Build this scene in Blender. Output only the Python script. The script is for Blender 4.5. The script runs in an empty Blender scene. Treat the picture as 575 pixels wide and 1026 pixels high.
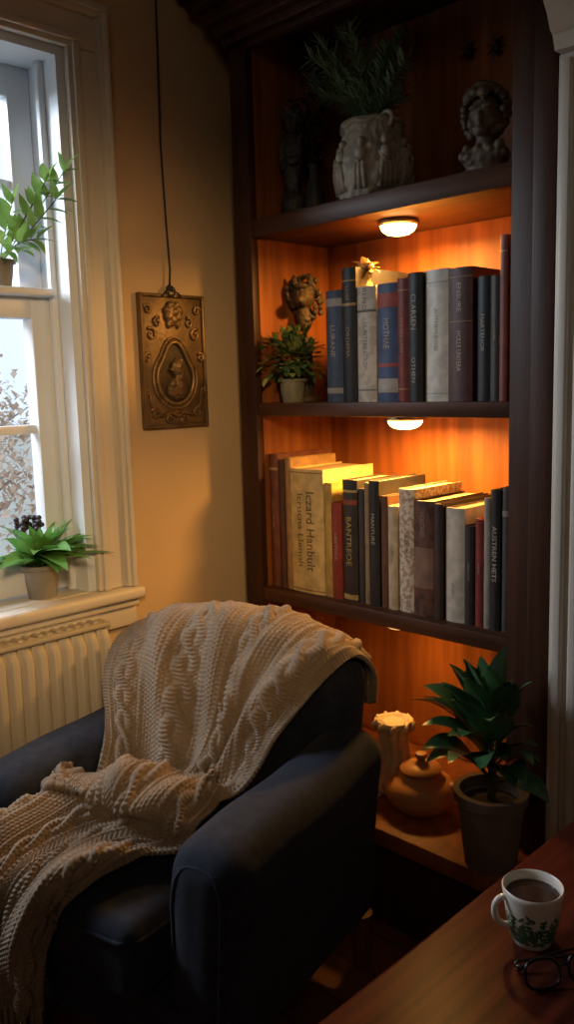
import bpy, bmesh, math, random
import numpy as np
from mathutils import Vector, Matrix, noise
from mathutils.bvhtree import BVHTree
random.seed(7); np.random.seed(7)
SC = bpy.context.scene; COL = SC.collection
PI = math.pi
# ------------------------------------------------------------------ camera
H = 1.05; FP = 860.0
pt = math.radians(8.5); rl = 0.028; s2 = math.sqrt(.5)
CAM = Vector((0, 0, H))
Fd = Vector((-s2*math.cos(pt), s2*math.cos(pt), -math.sin(pt)))
R0 = Vector((s2, s2, 0)); U0 = R0.cross(Fd)
Rr = R0*math.cos(rl) - U0*math.sin(rl); Uu = U0*math.cos(rl) + R0*math.sin(rl)
cam = bpy.data.cameras.new('camera'); camo = bpy.data.objects.new('camera', cam); COL.objects.link(camo)
cam.sensor_fit = 'VERTICAL'; cam.sensor_height = 36; cam.lens = FP/1026*36; cam.clip_start = .02
mw = Matrix((Rr, Uu, -Fd)).transposed().to_4x4(); mw.translation = CAM
camo.matrix_world = mw
SC.camera = camo
def ray(u, v): return Fd + Rr*((u-287.5)/FP) - Uu*((v-513)/FP)
def at_z(u, v, z):
    d = ray(u, v); return CAM + d*((z-H)/d.z)
def at_y(u, v, y):
    d = ray(u, v); return CAM + d*(y/d.y)
def at_x(u, v, x):
    d = ray(u, v); return CAM + d*(x/d.x)

# ------------------------------------------------------------------ helpers
def tag(o, label=None, cat=None, group=None, kind=None):
    if label: o['label'] = label
    if cat: o['category'] = cat
    if group: o['group'] = group
    if kind: o['kind'] = kind
    return o
def empty(name, loc=(0, 0, 0), rz=0, label=None, cat=None, group=None, kind=None):
    o = bpy.data.objects.new(name, None); COL.objects.link(o)
    o.location = loc; o.rotation_euler = (0, 0, rz); o.empty_display_size = .05
    return tag(o, label, cat, group, kind)
def fin(bm, name, mat, parent=None, smooth=35, merge=True):
    if merge: bmesh.ops.remove_doubles(bm, verts=bm.verts, dist=1e-5)
    bmesh.ops.recalc_face_normals(bm, faces=bm.faces)
    me = bpy.data.meshes.new(name); bm.to_mesh(me); bm.free()
    if smooth:
        me.polygons.foreach_set('use_smooth', [True]*len(me.polygons))
        if smooth < 180: me.set_sharp_from_angle(angle=math.radians(smooth))
    o = bpy.data.objects.new(name, me); COL.objects.link(o)
    if mat: me.materials.append(mat)
    if parent: o.parent = parent
    return o
NB = bmesh.new
def box(bm, x0, x1, y0, y1, z0, z1, bev=0, seg=2):
    vs = [bm.verts.new((x, y, z)) for x in (x0, x1) for y in (y0, y1) for z in (z0, z1)]
    fs = [(0,1,3,2),(4,6,7,5),(0,4,5,1),(2,3,7,6),(0,2,6,4),(1,5,7,3)]
    faces = [bm.faces.new([vs[i] for i in f]) for f in fs]
    if bev:
        es = set(e for f in faces for e in f.edges)
        bmesh.ops.bevel(bm, geom=list(es), offset=bev, segments=seg, affect='EDGES', profile=.5)
def lathe(bm, prof, n=32, c=(0, 0, 0), fn=None):
    c = Vector(c); rings = []
    for r, z in prof:
        if r < 1e-5: rings.append([bm.verts.new(c+Vector((0, 0, z)))]); continue
        ring = []
        for i in range(n):
            a = 2*PI*i/n; rr = r*(fn(a, z) if fn else 1)
            ring.append(bm.verts.new(c+Vector((rr*math.cos(a), rr*math.sin(a), z))))
        rings.append(ring)
    for A, B in zip(rings, rings[1:]):
        for i in range(n):
            j = (i+1) % n
            if len(A) == 1 and len(B) == 1: continue
            if len(A) == 1: bm.faces.new((A[0], B[i], B[j]))
            elif len(B) == 1: bm.faces.new((A[i], A[j], B[0]))
            else: bm.faces.new((A[i], A[j], B[j], B[i]))
def tube(bm, pts, r, n=8, cap=True, closed=False):
    pts = [Vector(p) for p in pts]; m = len(pts)
    rs = r if isinstance(r, (list, tuple)) else [r]*m
    rings = []; prev = None
    for i, p in enumerate(pts):
        if closed: t = pts[(i+1) % m]-pts[i-1]
        else: t = pts[min(i+1, m-1)]-pts[max(i-1, 0)]
        t.normalize()
        if prev is None:
            a = Vector((0, 0, 1)) if abs(t.z) < .9 else Vector((1, 0, 0))
            nr = t.cross(a).normalized()
        else:
            nr = (prev - t*prev.dot(t)).normalized()
        prev = nr; b = t.cross(nr)
        rings.append([bm.verts.new(p+(nr*math.cos(2*PI*k/n)+b*math.sin(2*PI*k/n))*rs[i]) for k in range(n)])
    L = list(zip(rings, rings[1:]))
    if closed: L.append((rings[-1], rings[0]))
    for A, B in L:
        for k in range(n): bm.faces.new((A[k], A[(k+1) % n], B[(k+1) % n], B[k]))
    if cap and not closed:
        bm.faces.new(rings[0][::-1]); bm.faces.new(rings[-1])
def sphere(bm, c, r, n=16):
    rx, ry, rz = r if isinstance(r, (tuple, list)) else (r, r, r)
    M = Matrix.Translation(Vector(c)) @ Matrix.Diagonal((rx, ry, rz, 1))
    bmesh.ops.create_uvsphere(bm, u_segments=n, v_segments=max(6, n*2//3), radius=1, matrix=M)
def prism(bm, poly, axis, a0, a1):
    def P(p, a):
        return {'y': (p[0], a, p[1]), 'x': (a, p[0], p[1]), 'z': (p[0], p[1], a)}[axis]
    A = [bm.verts.new(P(p, a0)) for p in poly]; B = [bm.verts.new(P(p, a1)) for p in poly]
    n = len(poly)
    bm.faces.new(A[::-1]); bm.faces.new(B)
    for i in range(n): bm.faces.new((A[i], A[(i+1) % n], B[(i+1) % n], B[i]))
def rbox(bm, c, h, r, k=5, m=8, warp=None):
    c = Vector(c)
    def cuts(hh):
        a = [-hh + r*i/k for i in range(k)]
        b = [-(hh-r) + 2*(hh-r)*i/m for i in range(m+1)]
        return a + b + [-x for x in a[::-1]]
    cx, cy, cz = cuts(h[0]), cuts(h[1]), cuts(h[2])
    inn = [h[i]-r for i in range(3)]
    cache = {}
    def V(x, y, z):
        key = (round(x, 6), round(y, 6), round(z, 6))
        if key in cache: return cache[key]
        p = Vector((x, y, z)); q = Vector([max(-inn[i], min(inn[i], p[i])) for i in range(3)])
        d = p-q
        p2 = q + d.normalized()*r if d.length > 1e-9 else p
        if warp: p2 = warp(p2)
        cache[key] = bm.verts.new(c+p2); return cache[key]
    def face(A, B, f):
        for a0, a1 in zip(A, A[1:]):
            for b0, b1 in zip(B, B[1:]):
                try: bm.faces.new((f(a0, b0), f(a1, b0), f(a1, b1), f(a0, b1)))
                except ValueError: pass
    for sx in (-h[0], h[0]): face(cy, cz, lambda a, b: V(sx, a, b))
    for sy in (-h[1], h[1]): face(cx, cz, lambda a, b: V(a, sy, b))
    for sz in (-h[2], h[2]): face(cx, cy, lambda a, b: V(a, b, sz))
def leaf(bm, base, d, L, Wd, bend=1.0, fold=.25, n=7, tip=1.0, roll=0.0, pw_=.75):
    base = Vector(base); d = Vector(d).normalized(); p = base.copy(); rows = []
    side = d.cross(Vector((0, 0, 1)))
    if side.length < .05: side = Vector((1, 0, 0))
    side.normalize()
    if roll: side = Matrix.Rotation(roll, 3, d) @ side
    for i in range(n+1):
        t = i/n
        w = Wd*.5*(math.sin(PI*min(1, t**pw_))**.9)*(1-.25*t*tip) + .0006*(1-t)
        up = side.cross(d).normalized()
        rows.append([bm.verts.new(p - side*w + up*w*fold), bm.verts.new(p), bm.verts.new(p + side*w + up*w*fold)])
        dd = d.copy(); dd.z -= bend/n*(.4+t)
        d = dd.normalized(); side = (side - d*side.dot(d)).normalized()
        p = p + d*(L/n)
    for A, B in zip(rows, rows[1:]):
        for j in (0, 1): bm.faces.new((A[j], A[j+1], B[j+1], B[j]))
def sculpt(name, blobs, vox, mat, parent=None, amp=0, fr=60, extra=None):
    bm = NB()
    for c, r in blobs: sphere(bm, c, r, 14)
    if extra: extra(bm)
    me = bpy.data.meshes.new(name); bm.to_mesh(me); bm.free()
    o = bpy.data.objects.new(name, me); COL.objects.link(o)
    md = o.modifiers.new('r', 'REMESH'); md.mode = 'VOXEL'; md.voxel_size = vox
    sm = o.modifiers.new('s', 'SMOOTH'); sm.iterations = 1; sm.factor = .5
    dg = bpy.context.evaluated_depsgraph_get()
    me2 = bpy.data.meshes.new_from_object(o.evaluated_get(dg)); o.modifiers.clear(); o.data = me2; me2.name = name
    if amp:
        for v in me2.vertices: v.co += v.normal*amp*noise.noise(v.co*fr)
    me2.polygons.foreach_set('use_smooth', [True]*len(me2.polygons))
    me2.materials.clear(); me2.materials.append(mat)
    if parent: o.parent = parent
    return o
# ------------------------------------------------------------------ materials
def mat(name, c, c2=None, rough=.5, metal=0, ns=6, stretch=(1, 1, 1), bump=0, bs=80, spec=.5, sheen=0, detail=6, contrast=(.35, .65), coat=0, trans=0):
    m = bpy.data.materials.new(name); m.use_nodes = True
    nt = m.node_tree; N = nt.nodes; L = nt.links; b = N['Principled BSDF']
    b.inputs['Roughness'].default_value = rough; b.inputs['Metallic'].default_value = metal
    b.inputs['Specular IOR Level'].default_value = spec
    if sheen: b.inputs['Sheen Weight'].default_value = sheen
    if coat: b.inputs['Coat Weight'].default_value = coat; b.inputs['Coat Roughness'].default_value = .15
    tc = N.new('ShaderNodeTexCoord'); mp = N.new('ShaderNodeMapping'); mp.inputs['Scale'].default_value = stretch
    L.new(tc.outputs['Object'], mp.inputs['Vector'])
    if c2 is None: c2 = tuple(x*.8 for x in c)
    nz = N.new('ShaderNodeTexNoise'); nz.inputs['Scale'].default_value = ns; nz.inputs['Detail'].default_value = detail
    L.new(mp.outputs[0], nz.inputs['Vector'])
    cr = N.new('ShaderNodeValToRGB'); cr.color_ramp.elements[0].position = contrast[0]; cr.color_ramp.elements[1].position = contrast[1]
    cr.color_ramp.elements[0].color = (*c, 1); cr.color_ramp.elements[1].color = (*c2, 1)
    L.new(nz.outputs['Fac'], cr.inputs['Fac']); L.new(cr.outputs['Color'], b.inputs['Base Color'])
    if bump:
        n2 = N.new('ShaderNodeTexNoise'); n2.inputs['Scale'].default_value = bs; n2.inputs['Detail'].default_value = 3
        L.new(mp.outputs[0], n2.inputs['Vector'])
        bp = N.new('ShaderNodeBump'); bp.inputs['Strength'].default_value = bump; bp.inputs['Distance'].default_value = .002
        L.new(n2.outputs['Fac'], bp.inputs['Height']); L.new(bp.outputs['Normal'], b.inputs['Normal'])
    if trans:
        tr = N.new('ShaderNodeBsdfTranslucent'); L.new(cr.outputs['Color'], tr.inputs['Color'])
        mx = N.new('ShaderNodeMixShader'); mx.inputs[0].default_value = trans
        L.new(b.outputs[0], mx.inputs[1]); L.new(tr.outputs[0], mx.inputs[2]); L.new(mx.outputs[0], N['Material Output'].inputs[0])
    return m
def emit(name, c, st):
    m = bpy.data.materials.new(name); m.use_nodes = True; nt = m.node_tree
    b = nt.nodes['Principled BSDF']; b.inputs['Base Color'].default_value = (*c, 1)
    b.inputs['Emission Color'].default_value = (*c, 1); b.inputs['Emission Strength'].default_value = st
    return m
M = {}
M['wall'] = mat('wall_paint', (.54, .38, .22), (.51, .35, .195), .75, ns=3, bump=.25, bs=220)
M['wallr'] = mat('wall_paint_room', (.30, .23, .16), (.28, .21, .14), .85, ns=3)
M['ceil'] = mat('ceiling_paint', (.40, .34, .28), None, .9)
M['trim'] = mat('trim_paint', (.62, .56, .48), (.56, .50, .42), .45, ns=4, bump=.1, bs=60)
M['sash'] = mat('sash_paint', (.76, .79, .83), (.70, .73, .78), .4, ns=4)
M['rad'] = mat('radiator_enamel', (.46, .405, .33), (.42, .365, .295), .45, ns=5)
M['wd'] = mat('dark_mahogany', (.034, .012, .0065), (.066, .024, .011), .50, ns=5, stretch=(8, 8, .6), bump=.15, bs=30, spec=.3)
M['wdx'] = mat('dark_mahogany_shelf', (.050, .018, .008), (.095, .034, .014), .45, ns=5, stretch=(.7, 9, 9), bump=.15, bs=30, spec=.3)
M['ww'] = mat('mahogany_lamplit', (.20, .058, .013), (.35, .110, .024), .5, ns=6, stretch=(7, 7, .5), bump=.2, bs=40, spec=.3)  # same wood as the frame, the lamps' orange glow put into its colour
M['tab'] = mat('table_wood', (.030, .0060, .0034), (.078, .0155, .008), .34, ns=5, stretch=(14, .7, 14), bump=.05, bs=30, spec=.045)
M['fab'] = mat('navy_upholstery', (.011, .014, .027), (.019, .024, .041), .85, ns=60, bump=.6, bs=700, spec=.25, sheen=.05)
M['leg'] = mat('chair_leg_wood', (.11, .042, .021), (.16, .06, .03), .35, ns=8, stretch=(6, 6, 1))
M['knit'] = mat('oatmeal_wool', (.29, .215, .15), (.22, .16, .11), .95, ns=14, bump=.8, bs=700, sheen=.12, spec=.15)
M['plaq'] = mat('aged_bronze', (.10, .060, .029), (.18, .112, .054), .45, .4, ns=22, bump=.5, bs=90)
M['plaq2'] = mat('worn_brass', (.30, .185, .08), (.12, .072, .034), .42, .5, ns=30, bump=.3, bs=120)
M['oval'] = mat('dark_oval', (.035, .022, .012), (.07, .045, .022), .5, .3, ns=30, bump=.5, bs=120)
M['cord'] = mat('black_cord', (.02, .016, .013), None, .6)
M['chrome'] = mat('puck_ring', (.55, .5, .42), None, .25, .9)
M['lens'] = emit('puck_lens', (1, .60, .22), 16)
M['lens2'] = emit('puck_lens_dim', (1, .5, .15), 1.2)
M['cream_c'] = mat('cream_ceramic', (.50, .44, .35), (.32, .28, .21), .45, ns=22, bump=.5, bs=70)
M['olive_c'] = mat('olive_glaze', (.26, .24, .17), (.18, .165, .11), .4, ns=20)
M['ivory'] = mat('carved_ivory', (.66, .50, .29), (.48, .32, .16), .5, ns=20, bump=.3, bs=80)
M['terra'] = mat('orange_clay', (.56, .26, .095), (.44, .185, .065), .5, ns=10, bump=.25, bs=70)
M['potg'] = mat('grey_brown_pot', (.21, .155, .12), (.145, .105, .08), .7, ns=14, bump=.4, bs=90)
M['pots'] = mat('grey_stone_pot', (.28, .25, .21), (.19, .165, .135), .7, ns=16, bump=.4, bs=90)
M['soil'] = mat('soil', (.02, .013, .008), (.04, .025, .015), .95, ns=80, bump=1, bs=200)
M['bronze'] = mat('dark_bronze', (.042, .028, .016), (.09, .058, .03), .6, .1, ns=25, bump=.3, bs=80, spec=.3)
M['gilt'] = mat('gilt', (.66, .47, .20), (.50, .32, .12), .5, .2, ns=25)
M['stone'] = mat('brown_stone', (.14, .10, .068), (.075, .052, .035), .55, ns=20, bump=.4, bs=70)
M['black'] = mat('blackened', (.030, .026, .020), (.050, .041, .031), .5, ns=20)
M['g1'] = mat('leaf_green', (.10, .27, .05), (.18, .38, .09), .42, ns=25, spec=.5, trans=.3)
M['g2'] = mat('leaf_dark_green', (.034, .105, .042), (.080, .175, .070), .28, ns=20, spec=.6)
M['g3'] = mat('leaf_bright_green', (.19, .36, .08), (.30, .46, .13), .42, ns=30, trans=.35)
M['g4'] = mat('fern_green', (.085, .145, .068), (.145, .22, .10), .6, ns=30)
M['gy'] = mat('leaf_yellow_green', (.38, .38, .09), (.22, .26, .06), .5, ns=60)
M['g5'] = mat('leaf_mid_green', (.06, .12, .035), (.10, .18, .05), .45, ns=60)
M['stem'] = mat('stem', (.09, .10, .04), None, .6)
M['purp'] = mat('dark_bloom', (.03, .02, .035), None, .6)
M['cup'] = mat('mug_glaze', (.74, .70, .63), (.70, .66, .58), .2, ns=5)
M['cupg'] = mat('mug_leaf_print', (.03, .105, .06), (.07, .16, .08), .3, ns=60)
M['coffee'] = mat('coffee', (.035, .014, .006), None, .12)
M['acet'] = mat('black_acetate', (.008, .008, .009), None, .2)
M['paper'] = mat('page_block', (.64, .48, .26), (.52, .37, .18), .85, ns=30, stretch=(30, 1, 1))
M['bark'] = mat('bark', (.34, .28, .25), (.44, .38, .33), .9, ns=12)
M['aut'] = mat('autumn_leaf', (.56, .39, .27), (.72, .57, .44), .8, ns=3)
M['grass'] = mat('lawn', (.5, .48, .40), (.58, .54, .45), .95, ns=2)
def plank_mat():
    m = bpy.data.materials.new('floor_planks'); m.use_nodes = True; nt = m.node_tree; N = nt.nodes; L = nt.links; b = N['Principled BSDF']
    tc = N.new('ShaderNodeTexCoord'); mp = N.new('ShaderNodeMapping'); L.new(tc.outputs['Object'], mp.inputs[0])
    br = N.new('ShaderNodeTexBrick'); br.inputs['Scale'].default_value = 1; br.inputs['Brick Width'].default_value = 1.1; br.inputs['Row Height'].default_value = .09
    br.inputs['Mortar Size'].default_value = .0015; br.inputs['Color1'].default_value = (.22, .075, .028, 1); br.inputs['Color2'].default_value = (.34, .12, .045, 1); br.inputs['Mortar'].default_value = (.01, .005, .003, 1)
    L.new(mp.outputs[0], br.inputs['Vector'])
    nz = N.new('ShaderNodeTexNoise'); nz.inputs['Scale'].default_value = 8; mp2 = N.new('ShaderNodeMapping'); mp2.inputs['Scale'].default_value = (.8, 12, 1)
    L.new(tc.outputs['Object'], mp2.inputs[0]); L.new(mp2.outputs[0], nz.inputs['Vector'])
    mx = N.new('ShaderNodeMix'); mx.data_type = 'RGBA'; mx.blend_type = 'MULTIPLY'; mx.inputs[0].default_value = .6
    L.new(br.outputs['Color'], mx.inputs[6]); L.new(nz.outputs['Color'], mx.inputs[7]); L.new(mx.outputs[2], b.inputs['Base Color'])
    b.inputs['Roughness'].default_value = .35
    return m
M['floor'] = plank_mat()
def glass_mat():
    m = bpy.data.materials.new('window_glass'); m.use_nodes = True; nt = m.node_tree; N = nt.nodes; L = nt.links
    N.remove(N['Principled BSDF']); out = N['Material Output']
    t = N.new('ShaderNodeBsdfTransparent'); g = N.new('ShaderNodeBsdfGlossy'); g.inputs['Roughness'].default_value = .02
    mx = N.new('ShaderNodeMixShader'); mx.inputs[0].default_value = .05
    L.new(t.outputs[0], mx.inputs[1]); L.new(g.outputs[0], mx.inputs[2]); L.new(mx.outputs[0], out.inputs[0])
    return m
M['glass'] = glass_mat()
_bm = {}
def cloth_mat(c, rough=.55, pat=None):
    k = (tuple(c), rough, pat)
    if k not in _bm:
        if pat: _bm[k] = mat('book_print', c, pat[0], rough, ns=pat[1], bump=.2, bs=300, contrast=(.47, .55), detail=8)
        else: _bm[k] = mat('book_cloth', c, tuple(x*.66 for x in c), rough, ns=40, bump=.2, bs=300, detail=8)
    return _bm[k]

# ------------------------------------------------------------------ room shell
XW = -1.50; YB = 1.288; YW = 1.56; XR = 1.7; YF = -1.9; ZC = 2.45
WY0, WY1, WZ0, WZ1 = .08, .942, .64, 1.69
XT = -.668
def struct(bm, name, m, **k):
    o = fin(bm, name, m, **k); o['kind'] = 'structure'; return o
bm = NB(); box(bm, XW-.14, XR+.1, YF-.1, YW+.1, -.06, 0); struct(bm, 'floor', M['floor'])
bm = NB(); box(bm, XW-.14, XR+.1, YF-.1, YW+.1, ZC, ZC+.06); struct(bm, 'ceiling', M['ceil'])
bm = NB()
box(bm, XW-.14, XW, YF, WY0, 0, ZC); box(bm, XW-.14, XW, WY1, YW+.1, 0, ZC)
box(bm, XW-.14, XW, WY0, WY1, 0, WZ0-.026); box(bm, XW-.14, XW, WY0, WY1, WZ1, ZC)
struct(bm, 'wall_left', M['wall'], merge=False)
bm = NB(); box(bm, XW, XT, YW, YW+.1, 0, ZC); box(bm, XT, XR, 1.30, YW+.1, 0, ZC)
struct(bm, 'wall_back', M['wall'], merge=False)
bm = NB(); box(bm, XR, XR+.1, YF, 1.30, 0, ZC); struct(bm, 'wall_right', M['wallr'])
bm = NB(); box(bm, XW, XR, YF-.1, YF, 0, ZC); struct(bm, 'wall_front', M['wallr'])
bm = NB(); box(bm, XW, XW+.015, YF, YW, 0, .12, .004); struct(bm, 'baseboard_left', M['trim'])
bm = NB()
box(bm, XT+.001, -.56, 1.268, 1.30, 0, 1.525, .003)
for k in range(3):
    x = XT+.010+k*.028; box(bm, x, x+.017, 1.258, 1.270, .2, 1.515, .004, 3)
box(bm, XT, -.55, 1.250, 1.30, 0, .2, .004)
struct(bm, 'trim_1', M['trim'], merge=False)
bm = NB()
prof = [(1.30, 1.525), (1.25, 1.525), (1.243, 1.545), (1.235, 1.55), (1.225, 1.57), (1.205, 1.595), (1.20, 1.62), (1.18, 1.63), (1.18, 1.70), (1.30, 1.70)]
prism(bm, prof, 'x', -.664, .4)
struct(bm, 'trim_2', M['trim'])

# ------------------------------------------------------------------ window
win = empty('window_1', (XW-.07, (WY0+WY1)/2, WZ0), kind='structure')
def wfin(bm, name, m, parent=win, **k):
    o = fin(bm, name, m, None, **k)
    o.parent = parent; o.matrix_parent_inverse = Matrix.Translation(-Vector(win.location))
    return o
def frame(bm, x0, x1, y0, y1, z0, z1, st, top, bot):
    box(bm, x0, x1, y0, y0+st, z0, z1, .004); box(bm, x0, x1, y1-st, y1, z0, z1, .004)
    box(bm, x0+.001, x1-.001, y0+st-.004, y1-st+.004, z1-top, z1-.001, .004); box(bm, x0+.001, x1-.001, y0+st-.004, y1-st+.004, z0+.001, z0+bot, .004)
ZM = 1.235
bm = NB(); frame(bm, -1.635, -1.602, WY0+.02, WY1-.02, ZM-.04, WZ1-.02, .050, .06, .04)
box(bm, -1.628, -1.608, (WY0+WY1)/2-.011, (WY0+WY1)/2+.011, ZM, WZ1-.07, .003)
box(bm, -1.627, -1.609, WY0+.06, WY1-.06, 1.44, 1.458, .003)
wfin(bm, 'upper_sash', M['sash'], merge=False)
bm = NB(); frame(bm, -1.60, -1.562, WY0+.02, WY1-.02, WZ0+.004, ZM, .052, .045, .075)
box(bm, -1.592, -1.572, (WY0+WY1)/2-.011, (WY0+WY1)/2+.011, WZ0+.07, ZM-.04, .003)
box(bm, -1.591, -1.573, WY0+.065, WY1-.065, .965, .983, .003)
box(bm, -1.601, -1.525, WY0+.021, WY1-.036, ZM-.004, ZM+.010, .004)
wfin(bm, 'lower_sash', M['sash'], merge=False)
bm = NB(); box(bm, -1.620, -1.617, WY0+.06, WY1-.06, ZM-.01, WZ1-.07); wfin(bm, 'pane', M['glass'])
bm = NB(); box(bm, -1.584, -1.581, WY0+.065, WY1-.065, WZ0+.07, ZM-.04); wfin(bm, 'pane', M['glass'])
bm = NB()
box(bm, -1.64, -1.501, WY1-.02, WY1-.0005, WZ0, WZ1-.0005); box(bm, -1.64, -1.501, WY0+.0005, WY0+.02, WZ0, WZ1-.0005); box(bm, -1.64, -1.502, WY0+.02, WY1-.02, WZ1-.02, WZ1-.001)
box(bm, -1.56, -1.545, WY1-.034, WY1-.02, WZ0, WZ1-.02, .003); box(bm, -1.56, -1.545, WY0+.02, WY0+.034, WZ0, WZ1-.02, .003)
wfin(bm, 'jamb', M['sash'], merge=False)
bm = NB()
for i, (a, b, t) in enumerate(((-.004, .082, .016), (.006, .022, .022), (.058, .0825, .028), (.068, .079, .034))):
    box(bm, XW, XW+t, WY1+a, WY1+b, WZ0, WZ1+a-.0003, .003, 2)
    box(bm, XW, XW+t, WY0-b, WY0-a, WZ0, WZ1+a-.0003, .003, 2)
    box(bm, XW, XW+t, WY0-b, WY1+b, WZ1+a, WZ1+b, .003, 2)
wfin(bm, 'casing', M['trim'], merge=False)
bm = NB()
box(bm, -1.62, -1.502, WY0, WY1, WZ0-.026, WZ0, 0); box(bm, -1.503, -1.455, WY0-.10, WY1+.092, WZ0-.0265, WZ0-.0002, .010, 4)
wfin(bm, 'sill', M['trim'], merge=False)
bm = NB(); box(bm, XW, XW+.018, WY0-.08, WY1+.082, WZ0-.085, WZ0-.027, .004); box(bm, XW, XW+.030, WY0-.081, WY1+.083, WZ0-.042, WZ0-.027, .005)
wfin(bm, 'apron', M['trim'], merge=False)

# outside
bm = NB(); box(bm, -40, XW-.6, -20, 40, -.7, -.6); struct(bm, 'ground', M['grass'])
def tree(x, y, h, label, seed):
    rnd = random.Random(seed); t = empty('autumn_tree', (x, y, -.6), 0, label, 'tree', 'trees outside the window')
    bm = NB(); tube(bm, [(0, 0, 0), (.03, .02, h*.3), (0, -.03, h*.6), (.02, 0, h*.9)], [.06, .05, .035, .015], 8)
    tips = []
    for k in range(14):
        a = rnd.uniform(0, 2*PI); z = h*rnd.uniform(.25, .75); L = h*rnd.uniform(.16, .26)
        e = Vector((math.cos(a)*L, math.sin(a)*L, z+L*.6)); tube(bm, [(0, 0, z), e*.5+Vector((0, 0, z*.5)), e], [.018, .012, .004], 5); tips.append(e)
        tips.append(e*.6+Vector((0, 0, z*.4)))
    fin(bm, 'trunk', M['bark'], t)
    bm = NB()
    for e in tips:
        for q in range(36):
            p = e+Vector((rnd.gauss(0, .15), rnd.gauss(0, .15), rnd.gauss(0, .16)))
            leaf(bm, p, (rnd.uniform(-1, 1), rnd.uniform(-1, 1), rnd.uniform(-1, 1)), .08, .06, n=2)
    fin(bm, 'foliage', M['aut'], t, merge=False)
tree(-6.4, 3.0, 1.7, 'rust-leaved tree nearest outside the lower window pane', 1)
tree(-10.6, 5.0, 1.9, 'rust-leaved tree farthest outside the window', 2)
tree(-7.6, 5.0, 1.5, 'short rust-leaved tree right of the other trees outside', 3)

# ------------------------------------------------------------------ radiator
rd = empty('radiator', (-1.462, .5, .1), 0, 'cream ribbed panel radiator on the wall below the window sill', 'radiator')
bm = NB(); n = 240; y0, y1 = -.42, .43
pr = []
for i in range(n+1):
    y = y0+(y1-y0)*i/n; ph = (y-y0)/.0285 % 1
    pr.append((y, .014*min(1, max(0, (math.sin(PI*ph))*1.6-.25))))
A = [bm.verts.new((.012+d, y, .03)) for y, d in pr]; B = [bm.verts.new((.012+d, y, .45)) for y, d in pr]
At = [bm.verts.new((.004, y, .0)) for y, d in pr]; Bt = [bm.verts.new((.004, y, .475)) for y, d in pr]
for i in range(n):
    bm.faces.new((A[i], A[i+1], B[i+1], B[i])); bm.faces.new((At[i], At[i+1], A[i+1], A[i])); bm.faces.new((B[i], B[i+1], Bt[i+1], Bt[i]))
box(bm, -.03, .003, y0, y1, .001, .474, .003)
fin(bm, 'panel', M['rad'], rd, smooth=50, merge=False)
bm = NB(); box(bm, -.034, .018, y0-.004, y1+.004, .4755, .486, .004)
for i in range(40):
    y = y0+.02+i*.0205; box(bm, -.026, .008, y, y+.010, .484, .489, .0015, 1)
fin(bm, 'grille', M['rad'], rd, merge=False)
for y in (-.35, .36):
    bm = NB(); box(bm, -.02, .0, y-.012, y+.012, -.1, .0005, .003); fin(bm, 'leg', M['rad'], rd)

# ------------------------------------------------------------------ bookcase
XL, XRr = -1.374, -.7556
SL = XL-.050; SR = XRr+.084
ZT, Z2, Z3, ZB = H+.345, H-.040, H-.450, .22
bc = empty('bookcase', ((XL+XRr)/2, YB+.13, 0), 0, 'tall dark mahogany bookcase with lit open shelves in the corner', 'bookcase')
bloc = Vector(bc.location)
def bpart(bm, name, m, label=None, **k):
    o = fin(bm, name, m, bc, **k); o.matrix_parent_inverse = Matrix.Translation(-bloc)
    if label: o['label'] = label
    return o
D0, D1 = YB, YB+.243; ZTOP = 1.78
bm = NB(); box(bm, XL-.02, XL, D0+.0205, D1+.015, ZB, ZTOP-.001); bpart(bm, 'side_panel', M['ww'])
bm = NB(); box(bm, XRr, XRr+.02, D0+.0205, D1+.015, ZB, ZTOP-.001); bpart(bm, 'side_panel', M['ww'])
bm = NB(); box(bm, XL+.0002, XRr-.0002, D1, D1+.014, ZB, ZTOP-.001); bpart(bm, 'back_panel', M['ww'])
bm = NB(); box(bm, SL, XL+.001, D0, D0+.020, ZB, ZTOP, .003); box(bm, SL+.001, XL-.0205, D0+.0205, D1+.015, ZB, ZTOP-.001)
bpart(bm, 'stile', M['wd'], merge=False)
bm = NB(); box(bm, XRr-.001, SR, D0, D0+.020, ZB, ZTOP, .003); box(bm, XRr+.042, SR-.001, D0-.010, D0-.0002, ZB, ZTOP, .004); box(bm, XRr+.0205, SR-.001, D0+.0205, D1+.015, ZB, ZTOP-.001)
bpart(bm, 'stile', M['wd'], merge=False)
for z, th in ((ZT, .038), (Z2, .028), (Z3, .030)):
    bm = NB(); box(bm, XL+.0012, XRr-.0012, D0+.003, D1-.0003, z-th, z, .003); bpart(bm, 'shelf', M['wdx'])
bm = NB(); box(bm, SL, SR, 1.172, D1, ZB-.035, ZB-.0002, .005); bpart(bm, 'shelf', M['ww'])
bm = NB(); box(bm, SL+.01, SR-.01, 1.21, 1.235, 0, ZB-.0352, .003); bpart(bm, 'plinth', M['wd'])
bm = NB(); box(bm, XL+.0015, XRr-.0015, D0+.001, D0+.019, 1.735, ZTOP-.001, .002); bpart(bm, 'top_rail', M['wd'])
bm = NB(); box(bm, SL, SR, D0+.001, D1+.015, ZTOP, ZTOP+.02); bpart(bm, 'top_panel', M['wd'])
bm = NB()
steps = [(.006, 1.745, 1.765), (.020, 1.765, 1.787), (.036, 1.787, 1.812), (.058, 1.812, 1.836), (.074, 1.836, 1.87)]
for o_, z0, z1 in steps:
    box(bm, SL-o_*.9, SR, D0-.0105-o_, D0-.0103, z0, z1, .005, 3)
    box(bm, SL-o_*.9+.0005, SL-.0005, D0-.010, D1, z0, z1, .005, 3)
bpart(bm, 'cornice', M['wd'], merge=False)

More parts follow.
